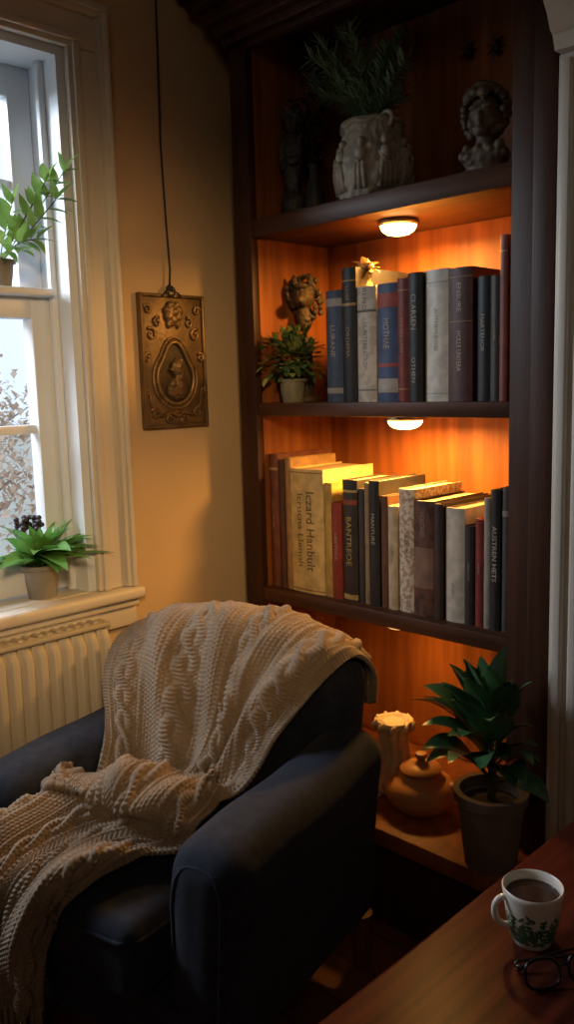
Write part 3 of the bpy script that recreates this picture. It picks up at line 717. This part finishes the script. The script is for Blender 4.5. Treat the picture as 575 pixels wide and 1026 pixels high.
def keyhole(k, g=0):
    q = 2*PI*k/48; y = (ra+g)*math.cos(q); z = (rb+g)*math.sin(q)
    s_ = max(0, math.sin(q)-.55)/.45
    z += ph*.085*s_**1.2; y *= 1-.22*s_*(1-s_)*2
    return y, ez+z
bm = NB(); tube(bm, [(.014, *keyhole(k)) for k in range(48)], .0042, 8, closed=True)
tube(bm, [(.0125, *keyhole(k, .010)) for k in range(48)], .0028, 6, closed=True)
for k in range(0, 48):
    y_, z_ = keyhole(k, .0055); sphere(bm, (.0115, y_, z_), .0022, 6)
md = fin(bm, 'medallion', M['plaq2'], t, smooth=180, merge=False)
bm = NB(); vv_ = [bm.verts.new((.0108, *keyhole(k))) for k in range(48)]; bm.faces.new(vv_); fin(bm, 'oval_field', M['oval'], md, smooth=0)
bl = [((.016, .002, ez+.024), (.011, .015, .018)), ((.016, -.013, ez+.020), (.006, .005, .004)), ((.013, .002, ez-.022), (.010, .027, .024)), ((.015, .009, ez+.035), (.009, .013, .011)), ((.015, -.012, ez-.012), (.010, .010, .009)), ((.015, .006, ez+.002), (.008, .010, .012)), ((.014, .014, ez+.014), (.007, .008, .016))]
sculpt('portrait', bl, .0018, M['plaq'], md, .0018, 180)
for sg in (-1, 1):
    for (cy, cz, r_, st, tw) in ((.33, .11, .014, .5, 1), (.41, .53, .010, 2.2, -1), (.12, .072, .011, 3.2, 1), (.43, .28, .008, 1.2, -1), (.34, .70, .014, 1.0, 1), (.24, .79, .011, 2.0, -1), (.38, .88, .010, .2, 1)):
        bm = NB(); pts = [(.0125, sg*(pw*cy+r_*(1-i/16)*math.cos(st+tw*i*.6)), ph*cz+r_*(1-i/16)*math.sin(st+tw*i*.6)) for i in range(14)]; tube(bm, pts, [.0036-.0001*i for i in range(14)], 6)
        fin(bm, 'scroll', M['plaq2'], t, smooth=180, merge=False)
bm = NB()
tube(bm, [(.0125, sg_*pw*a, ph*b) for sg_, a, b in ((-1, .41, .33), (-1, .39, .18), (-1, .24, .09), (-1, .10, .12), (1, 0, .09), (1, .10, .12), (1, .24, .09), (1, .39, .18), (1, .41, .33))], [.0015, .0035, .0035, .0045, .0045, .0045, .0035, .0035, .0015], 6)
fin(bm, 'garland', M['plaq2'], t, smooth=180, merge=False)
bl = [((.018, 0, ph*.865), (.010, .009, .009))]
for k in range(7):
    a = 2*PI*k/7+.2; bl.append(((.015, .016*math.cos(a), ph*.865+.016*math.sin(a)), (.008, .009, .009)))
bl += [((.013, -.012, ph*.785), (.006, .006, .012)), ((.013, .012, ph*.785), (.006, .006, .012)), ((.014, 0, ph*.80), (.006, .008, .012))]
sculpt('rosette', bl, .0018, M['plaq2'], t, .0012, 150)
t2 = empty('hanging_cord', (XW, (py0+py1)/2-.005, pz1), 0, 'thin black cord running up the wall from the bronze plaque', 'cord')
top = at_x(158, 0, XW+.01)
bm = NB(); dy = top.y-(py0+py1)/2
pts = [(.012, 0, .012), (.013, .003, .05), (.012, -.001, .15), (.012, -.006, .3), (.010, dy*.9, top.z-pz1), (.008, dy, ZC-pz1-.01)]
tube(bm, pts, .0022, 8)
for sg in (-1, 1): tube(bm, [(.012, 0, .014), (.012, sg*.006, .008), (.018, sg*.018, .001), (.019, sg*.024, -.006)], .002, 6)
fin(bm, 'cord', M['cord'], t2, smooth=180, merge=False)
bm = NB(); sphere(bm, (.012, 0, .012), (.006, .008, .007), 10); tube(bm, [(.019, .009*math.cos(q), .004+.010*math.sin(q)) for q in [2*PI*i/14 for i in range(14)]], .002, 6, closed=True)
fin(bm, 'knot', M['cord'], t2, smooth=180, merge=False)

# ------------------------------------------------------------------ armchair
CC = Vector((-1.10, .83, 0)); CR = math.radians(12)
ch = empty('armchair', CC, CR, 'dark navy upholstered armchair with low arms in front of the bookcase', 'armchair')
soft = []
def cpart(bm, name, **k):
    o = fin(bm, name, M['fab'], ch, smooth=180, merge=False, **k); soft.append(o); return o
def wr(q, s):
    n_ = noise.noise_vector(Vector((q.x*9+s, q.y*9, q.z*13)))
    return q+n_*.0035
def w_arm(sg):
    def w(p):
        q = p.copy(); hz_ = (p.z+.17)/.34
        q.x += sg*.016*max(0, hz_)**2
        if hz_ > .5: q.z += .020*max(0, (p.y-.05)/.18)**2 - .010*max(0, -p.y/.23)**2
        q.x *= 1+.07*math.exp(-((p.z-.11)/.05)**2)
        return wr(q, sg*7)
    return w
for sg in (1, -1):
    bm = NB(); rbox(bm, (sg*.205, -.006, .285), (.061, .230, .168), .050, 8, 12, w_arm(sg)); a_ = cpart(bm, 'arm')
    bm = NB(); pts = []
    for i in range(28):
        q = 2*PI*i/28; cx_ = math.copysign(abs(math.cos(q))**.55, math.cos(q)); cz_ = math.copysign(abs(math.sin(q))**.42, math.sin(q))
        p = w_arm(sg)(Vector((.041*cx_, -.226, .142*cz_))); pts.append((p.x+sg*.205, p.y-.006+.001 + .010*max(abs(cx_)**6, abs(cz_)**8)*.4, p.z+.285))
    tube(bm, pts, .0036, 6, closed=True); fin(bm, 'piping', M['fab'], a_, smooth=180, merge=False)
    bm = NB(); pts = []
    for i in range(15):
        y = -.205+.40*i/14; p = w_arm(sg)(Vector((sg*.061, y, .055))); pts.append((p.x+sg*.205+sg*.0005, p.y-.006, p.z+.285))
    tube(bm, pts, .0026, 6); fin(bm, 'seam', M['fab'], a_, smooth=180, merge=False)
bm = NB()
def w_back(p):
    q = p.copy(); q.y += (p.z+.25)*.16; q.z -= .06*(abs(p.x)/.25)**4*(p.z > 0)
    q.y -= .03*(abs(p.x)/.25)**2*(p.z > -.05)
    return wr(q, 3)
rbox(bm, (-.010, .175, .355), (.234, .060, .25), .055, 6, 14, w_back); cpart(bm, 'back')
bm = NB()
def w_seat(p):
    q = p.copy(); e = max(abs(p.x)/.15, abs(p.y)/.22); q.z += .014*(1-e*e)*(p.z > 0); return wr(q, 5)
rbox(bm, (0, -.070, .270), (.144, .215, .058), .028, 5, 12, w_seat); sc_ = cpart(bm, 'seat_cushion')
bm = NB(); rbox(bm, (0, -.01, .155), (.222, .226, .055), .016, 4, 8); cpart(bm, 'base')
for z in (.306, .234):
    bm = NB(); pts = [(-.142, -.20, z), (-.142, -.262, z), (-.119, -.284, z), (.119, -.284, z), (.142, -.262, z), (.142, -.20, z)]; tube(bm, pts, .004, 8)
    fin(bm, 'piping', M['fab'], sc_, smooth=180)
for sx in (-1, 1):
    for sy in (-.20, .215):
        bm = NB(); lathe(bm, [(0, 0), (.014, 0), (.022, .105), (0, .105)], 16, (sx*.222, sy, 0)); fin(bm, 'leg', M['leg'], ch)

# ------------------------------------------------------------------ knitted throw
rows = [
 [(-.20, .285, .47), (-.09, .295, .45), (.03, .30, .44), (.13, .295, .45), (.225, .285, .48)],
 [(-.23, .265, .55), (-.10, .29, .555), (.03, .295, .56), (.13, .29, .555), (.232, .268, .54)],
 [(-.245, .20, .590), (-.13, .235, .630), (0, .24, .64), (.12, .235, .63), (.228, .21, .585)],
 [(-.248, .12, .575), (-.13, .15, .620), (0, .16, .635), (.11, .155, .62), (.215, .130, .570)],
 [(-.230, .06, .52), (-.13, .095, .545), (0, .115, .560), (.09, .105, .55), (.185, .085, .525)],
 [(-.190, .02, .470), (-.12, .06, .46), (0, .085, .465), (.075, .08, .46), (.155, .055, .48)],
 [(-.150, -.03, .43), (-.10, .015, .385), (0, .035, .385), (.07, .03, .39), (.138, .02, .43)],
 [(-.136, -.08, .385), (-.085, -.045, .38), (0, -.04, .385), (.07, -.045, .39), (.130, -.05, .40)],
 [(-.150, -.135, .385), (-.09, -.10, .415), (-.01, -.095, .425), (.06, -.10, .425), (.126, -.10, .40)],
 [(-.160, -.165, .375), (-.10, -.135, .385), (-.02, -.125, .375), (.05, -.13, .38), (.114, -.135, .37)],
 [(-.165, -.21, .375), (-.11, -.195, .395), (-.05, -.19, .372), (.01, -.195, .388), (.070, -.19, .365)],
 [(-.175, -.270, .360), (-.125, -.272, .372), (-.07, -.272, .355), (-.015, -.275, .365), (.030, -.265, .345)],
 [(-.185, -.312, .30), (-.135, -.325, .30), (-.085, -.312, .295), (-.035, -.325, .29), (.008, -.305, .29)],
 [(-.19, -.318, .235), (-.14, -.335, .235), (-.09, -.318, .23), (-.045, -.335, .225), (.0, -.315, .225)],
 [(-.19, -.318, .185), (-.145, -.335, .18), (-.10, -.318, .18), (-.055, -.335, .178), (-.008, -.315, .178)],
]
G = np.array(rows)
def catm(P, n):
    m = P.shape[0]; tt = np.linspace(0, m-1, n); i = np.clip(tt.astype(int), 0, m-2); f = (tt-i).reshape((-1,)+(1,)*(P.ndim-1))
    P0 = P[np.clip(i-1, 0, m-1)]; P1 = P[i]; P2 = P[i+1]; P3 = P[np.clip(i+2, 0, m-1)]
    return .5*((2*P1)+(-P0+P2)*f+(2*P0-5*P1+4*P2-P3)*f*f+(-P0+3*P1-3*P2+P3)*f**3)
NR, NC = 160, 60
g = catm(G, NR); g = catm(g.transpose(1, 0, 2), NC).transpose(1, 0, 2)
def normals(g):
    du = np.gradient(g, axis=1); dv = np.gradient(g, axis=0); n = np.cross(dv, du)
    return n/np.maximum(1e-9, np.linalg.norm(n, axis=2, keepdims=True))
def smooth(g, k):
    for _ in range(k):
        q = np.pad(g, ((1, 1), (1, 1), (0, 0)), mode='edge')
        av = (q[:-2, 1:-1]+q[2:, 1:-1]+q[1:-1, :-2]+q[1:-1, 2:])/4
        b = g.copy(); b[1:-1, 1:-1] = .5*g[1:-1, 1:-1]+.5*av[1:-1, 1:-1]; g = b
    return g
bvhs = [BVHTree.FromPolygons([v.co[:] for v in o.data.vertices], [list(p.vertices) for p in o.data.polygons]) for o in soft]
MARG = .013
def push(g):
    for i in range(NR):
        for j in range(NC):
            p = Vector(g[i, j])
            for rep in range(2):
                for b in bvhs:
                    co, nn, idx, dist = b.find_nearest(p, .12)
                    if co is None: continue
                    sd = (p-co).dot(nn)
                    if sd < 0 or dist < MARG: p = co+nn*MARG
            g[i, j] = p
    return g
for it in range(2):
    g = push(g); g = smooth(g, 4)
T = np.linspace(0, 1, NR)[:, None]; Sx = np.linspace(0, 1, NC)[None, :]
fold = np.zeros((NR, NC))
for i in range(NR):
    for j in range(NC):
        tt_, ss_ = i/NR, j/NC
        seat = min(1, max(0, (tt_-.44)/.08))*min(1, max(.3, (1.04-tt_)/.2))
        w1 = noise.noise(Vector((ss_*1.6+tt_*1.5, tt_*4.0, 3.1)))*.8
        n1 = 1-abs(noise.noise(Vector((ss_*2.6+w1, tt_*5.0+w1, .7))))*2.4
        n2 = noise.noise(Vector((ss_*3.5-tt_*3, tt_*3.0, 5.2)))
        fold[i, j] = seat*(.036*max(0, n1)+.006*n2) + (1-seat)*.012*n2
for (c0, sl, wd, am, t0, t1) in ((.22, .75, .05, .032, .15, .54), (.48, .30, .055, .028, .13, .52), (.92, -.90, .05, .032, .13, .52), (.74, -.65, .05, .028, .18, .54)):
    fold += am*np.exp(-((Sx-c0-sl*(T-.2))/wd)**2)*np.clip((T-t0)/.1, 0, 1)*np.clip((t1-T)/.1, 0, 1)
fold += .028*np.exp(-((T-.555-.05*np.sin(5*Sx))/.028)**2) + .022*np.exp(-((T-.655+.06*Sx)/.028)**2)
fold += (.012*np.sin(2*PI*(2.6*Sx+.4))+.008*np.sin(2*PI*(4.7*Sx+.1)))*np.clip((T-.80)/.1, 0, 1)
fold *= np.clip(np.minimum(Sx, 1-Sx)/.06, .35, 1)
g = g+normals(g)*fold[..., None]
g = smooth(g, 3); g = push(g); g = smooth(g, 3)
FR, FC = 900, 340
fg = catm(g, FR); fg = catm(fg.transpose(1, 0, 2), FC).transpose(1, 0, 2)
rowlen = np.linalg.norm(np.diff(fg, axis=0), axis=2).mean(1); V = np.concatenate([[0], np.cumsum(rowlen)])[:, None]+np.zeros((1, FC))
Uc = np.linspace(0, .50, FC)[None, :]+np.zeros((FR, 1))
Pp = .125
xc = (Uc % Pp)-Pp/2
h = .0028*np.abs(np.sin(PI*Uc/.0085))*np.abs(np.sin(PI*(V/.0075+.5*np.floor(Uc/.0085))))
Lw = .105
for k in (0, 1):
    ph_ = 2*PI*V/Lw+PI*k
    c = .0135*np.sin(ph_); dd = np.abs(xc-c)/.0115
    st = .0070*np.sqrt(np.clip(1-dd*dd, 0, 1))*(1+.40*np.cos(ph_))
    st = st*(1+.18*np.sin(2*PI*(V/.0075+dd*.5)))
    h = np.maximum(h, st)
for cpos in (-.038, .038):
    dd = np.abs(xc-cpos)/.0048
    h = np.maximum(h, .0034*np.sqrt(np.clip(1-dd*dd, 0, 1))*(1+.25*np.sin(2*PI*(V/.0075+dd*.5))))
edge = np.minimum(Uc, .5-Uc)
h = np.where(edge < .018, .0030*np.abs(np.sin(PI*V/.0075)), h)
fg = fg+normals(fg)*h[..., None]
me = bpy.data.meshes.new('throw_blanket')
idx = np.arange(FR*FC).reshape(FR, FC)
quads = np.stack([idx[:-1, :-1], idx[1:, :-1], idx[1:, 1:], idx[:-1, 1:]], -1).reshape(-1, 4)
ca, sa = math.cos(CR), math.sin(CR)
W3 = fg.reshape(-1, 3).copy(); wx = W3[:, 0]*ca-W3[:, 1]*sa+CC.x; wy = W3[:, 0]*sa+W3[:, 1]*ca+CC.y
org = Vector((CC.x, CC.y, .35)); W3 = np.stack([wx-org.x, wy-org.y, W3[:, 2]-org.z], -1)
me.vertices.add(len(W3)); me.vertices.foreach_set('co', W3.ravel())
me.loops.add(quads.size); me.loops.foreach_set('vertex_index', quads.ravel().astype(np.int32))
me.polygons.add(len(quads)); me.polygons.foreach_set('loop_start', (np.arange(len(quads))*4).astype(np.int32))
me.polygons.foreach_set('loop_total', np.full(len(quads), 4, np.int32))
me.update(calc_edges=True); me.validate()
me.polygons.foreach_set('use_smooth', [True]*len(me.polygons))
me.materials.append(M['knit'])
th = bpy.data.objects.new('throw_blanket', me); COL.objects.link(th); th.location = org
tag(th, 'chunky oatmeal cable-knit throw with fringe draped over the armchair', 'blanket')
sd = th.modifiers.new('thick', 'SOLIDIFY'); sd.thickness = .007; sd.offset = -1
bm = NB(); rnd = random.Random(77)
last = W3.reshape(FR, FC, 3)[-1]
for k in range(26):
    p = Vector(last[int(4+k*(FC-9)/25)])
    for q in range(4):
        o_ = Vector((rnd.uniform(-.004, .004), rnd.uniform(-.004, .004), 0))
        tube(bm, [p+o_*.3+Vector((0, 0, .006)), p+o_+Vector((0, 0, -.02)), p+o_*1.8+Vector((0, 0, -.05-rnd.uniform(0, .016)))], [.0022, .0024, .0012], 6)
fin(bm, 'fringe', M['knit'], th, smooth=180, merge=False)

# ------------------------------------------------------------------ coffee table, mug, spectacles
TZ = .40
tb = empty('coffee_table', (-.19, .42, 0), 0, 'low polished reddish-brown wooden coffee table holding the mug', 'table')
bm = NB(); box(bm, -.362, .35, -.75, .745, TZ-.03, TZ, .007, 4); fin(bm, 'tabletop', M['tab'], tb)
bm = NB()
for (a, b, c, d) in ((-.31, .31, -.71, -.69), (-.31, .31, .685, .705), (-.31, -.29, -.69, .685), (.29, .31, -.69, .685)): box(bm, a, b, c, d, TZ-.09, TZ-.0302)
fin(bm, 'apron', M['tab'], tb, merge=False)
for sx in (-.29, .29):
    for sy in (-.69, .685):
        bm = NB(); lathe(bm, [(0, 0), (.015, 0), (.024, TZ-.0302), (0, TZ-.0302)], 16, (sx, sy, 0)); fin(bm, 'leg', M['tab'], tb)
P = at_z(533, 941, TZ)
mg = empty('mug', (P.x, P.y, TZ), 0, 'white mug of coffee with green leaf print on the coffee table', 'mug')
mh = .067; r0, r1 = .0215, .0352
prof = [(0, .002), (r0-.004, .002), (r0-.003, 0), (r0, 0), (r0+.002, .004)]
def rad(z): return r0+.002+(r1-r0-.002)*max(0, (z-.004)/(mh-.004))**.7
for i in range(1, 13):
    z = .004+(mh-.004)*i/12; prof.append((rad(z), z))
prof += [(r1-.0012, mh+.0012), (r1-.003, mh)]
for i in range(11, 0, -1):
    z = .008+(mh-.010)*i/12; prof.append((rad(z)-.003, z))
prof.append((0, .008))
bm = NB(); lathe(bm, prof, 56); cup = fin(bm, 'cup', M['cup'], mg, smooth=60)
bm = NB(); lathe(bm, [(rad(mh*.86)-.0034, mh*.86), (0, mh*.86)], 40); fin(bm, 'coffee', M['coffee'], mg)
hd = Vector((-s2, -s2, 0)); hd = Matrix.Rotation(.15, 3, 'Z') @ hd
bm = NB(); pts = []
for i in range(15):
    q = PI/2-PI*i/14; zc = .041
    pts.append(hd*(rad(zc+.018*math.sin(q))-.001+.016*max(0, math.cos(q))**.8)+Vector((0, 0, zc+.018*math.sin(q))))
tube(bm, pts, .0037, 10); fin(bm, 'handle', M['cup'], mg, smooth=180)
bm = NB(); rnd = random.Random(91)
def mleaf(th0, z0, ang, L, Wd):
    n = 7; vs_ = []
    for i in range(n+1):
        tq = i/n; w = Wd*.5*math.sin(PI*tq)*(1+.15*math.sin(tq*14))
        for sg in (-1, 0, 1):
            a = L*tq*math.cos(ang)-sg*w*math.sin(ang); b = L*tq*math.sin(ang)+sg*w*math.cos(ang)
            z = z0+b; z = min(max(z, .005), mh*.95); r = rad(z)+.0004; th_ = th0+a/r
            vs_.append(bm.verts.new((r*math.cos(th_), r*math.sin(th_), z)))
    for i in range(n):
        for j in (0, 1): bm.faces.new((vs_[i*3+j], vs_[i*3+j+1], vs_[i*3+4+j], vs_[i*3+3+j]))
for k in range(360):
    zc = .006+abs(rnd.gauss(0, 1))*.019
    if zc > .044: continue
    mleaf(rnd.uniform(0, 2*PI), zc, rnd.uniform(-.3, PI+.3), rnd.uniform(.007, .012), rnd.uniform(.003, .0045))
fin(bm, 'leaf_print', M['cupg'], cup, smooth=180, merge=False)
# spectacles
P = at_z(565, 985, TZ)
ax = math.atan2(R0.y, R0.x)+.20
sp = empty('spectacles', (P.x, P.y, TZ), ax, 'black-framed folded spectacles lying on the table by the mug', 'glasses')
def ring(cx, w, hgt, tilt):
    pts = []
    for i in range(36):
        q = 2*PI*i/36; c_, s_ = math.cos(q), math.sin(q)
        x = cx+w*math.copysign(abs(c_)**.75, c_); zz = hgt*math.copysign(abs(s_)**.75, s_)
        pts.append((x, zz*math.sin(tilt), .0155+zz*math.cos(tilt)))
    return pts
bm = NB(); tl = .42
for cx in (-.0255, .0255): tube(bm, ring(cx, .0200, .0148, tl), .0019, 8, closed=True)
tube(bm, [(-.007, .002, .019), (0, .003, .0215), (.007, .002, .019)], .0019, 8)
for sg in (-1, 1): tube(bm, [(sg*.044, .005, .022), (sg*.049, .008, .022), (sg*.050, .014, .021)], .0022, 8)
fr_ = fin(bm, 'frame', M['acet'], sp, smooth=180, merge=False)
for cx in (-.0255, .0255):
    bm = NB(); f_ = [bm.verts.new(p) for p in ring(cx, .0190, .0138, tl)]; bm.faces.new(f_); fin(bm, 'lens', M['glass'], sp, smooth=0)
for sg in (-1, 1):
    bm = NB(); o_ = .005 if sg > 0 else 0
    tube(bm, [(sg*.050, .014, .021), (sg*.046, .019+o_, .0205), (sg*.02, .021+o_, .0185), (-sg*.015, .022+o_, .014), (-sg*.036, .022+o_, .0060), (-sg*.042, .021+o_, .0022)], [.0020, .0018, .0016, .0016, .0019, .0020], 8)
    fin(bm, 'temple', M['acet'], sp, smooth=180, merge=False)

# ------------------------------------------------------------------ light
w = bpy.data.worlds.new('world'); SC.world = w; w.use_nodes = True
nt = w.node_tree; bg = nt.nodes['Background']
tc = nt.nodes.new('ShaderNodeTexCoord'); nz = nt.nodes.new('ShaderNodeTexNoise'); nz.inputs['Scale'].default_value = 3
cr = nt.nodes.new('ShaderNodeValToRGB'); cr.color_ramp.elements[0].color = (.52, .70, 1, 1); cr.color_ramp.elements[1].color = (.82, .92, 1, 1)
nt.links.new(tc.outputs['Generated'], nz.inputs['Vector']); nt.links.new(nz.outputs['Fac'], cr.inputs['Fac']); nt.links.new(cr.outputs['Color'], bg.inputs['Color'])
bg.inputs['Strength'].default_value = 1.4
def area(name, loc, tgt, size, e, col):
    l = bpy.data.lights.new(name, 'AREA'); l.size = size; l.energy = e; l.color = col
    o = bpy.data.objects.new(name, l); COL.objects.link(o); o.location = loc
    o.rotation_euler = (Vector(tgt)-Vector(loc)).to_track_quat('-Z', 'Y').to_euler(); return o
area('sky_light', (-2.4, .1, 1.9), (-1.0, .75, .5), .8, 54, (.80, .90, 1))
area('room_fill', (.7, -.9, 2.1), (-1.1, .9, .6), .7, 2.4, (1, .80, .58))  # unseen light added as soft warm fill for the room
l = bpy.data.lights.new('wall_fill_spot', 'SPOT'); l.energy = 112; l.color = (1, .66, .32); l.spot_size = math.radians(35); l.spot_blend = 1; l.shadow_soft_size = .12  # added spot with no known fixture, warms the wall and the throw
o = bpy.data.objects.new('wall_fill_spot', l); COL.objects.link(o); o.location = (.55, -.35, 1.6)
o.rotation_euler = (Vector((-1.48, .96, .86))-o.location).to_track_quat('-Z', 'Y').to_euler()
SC.view_settings.view_transform = 'Standard'
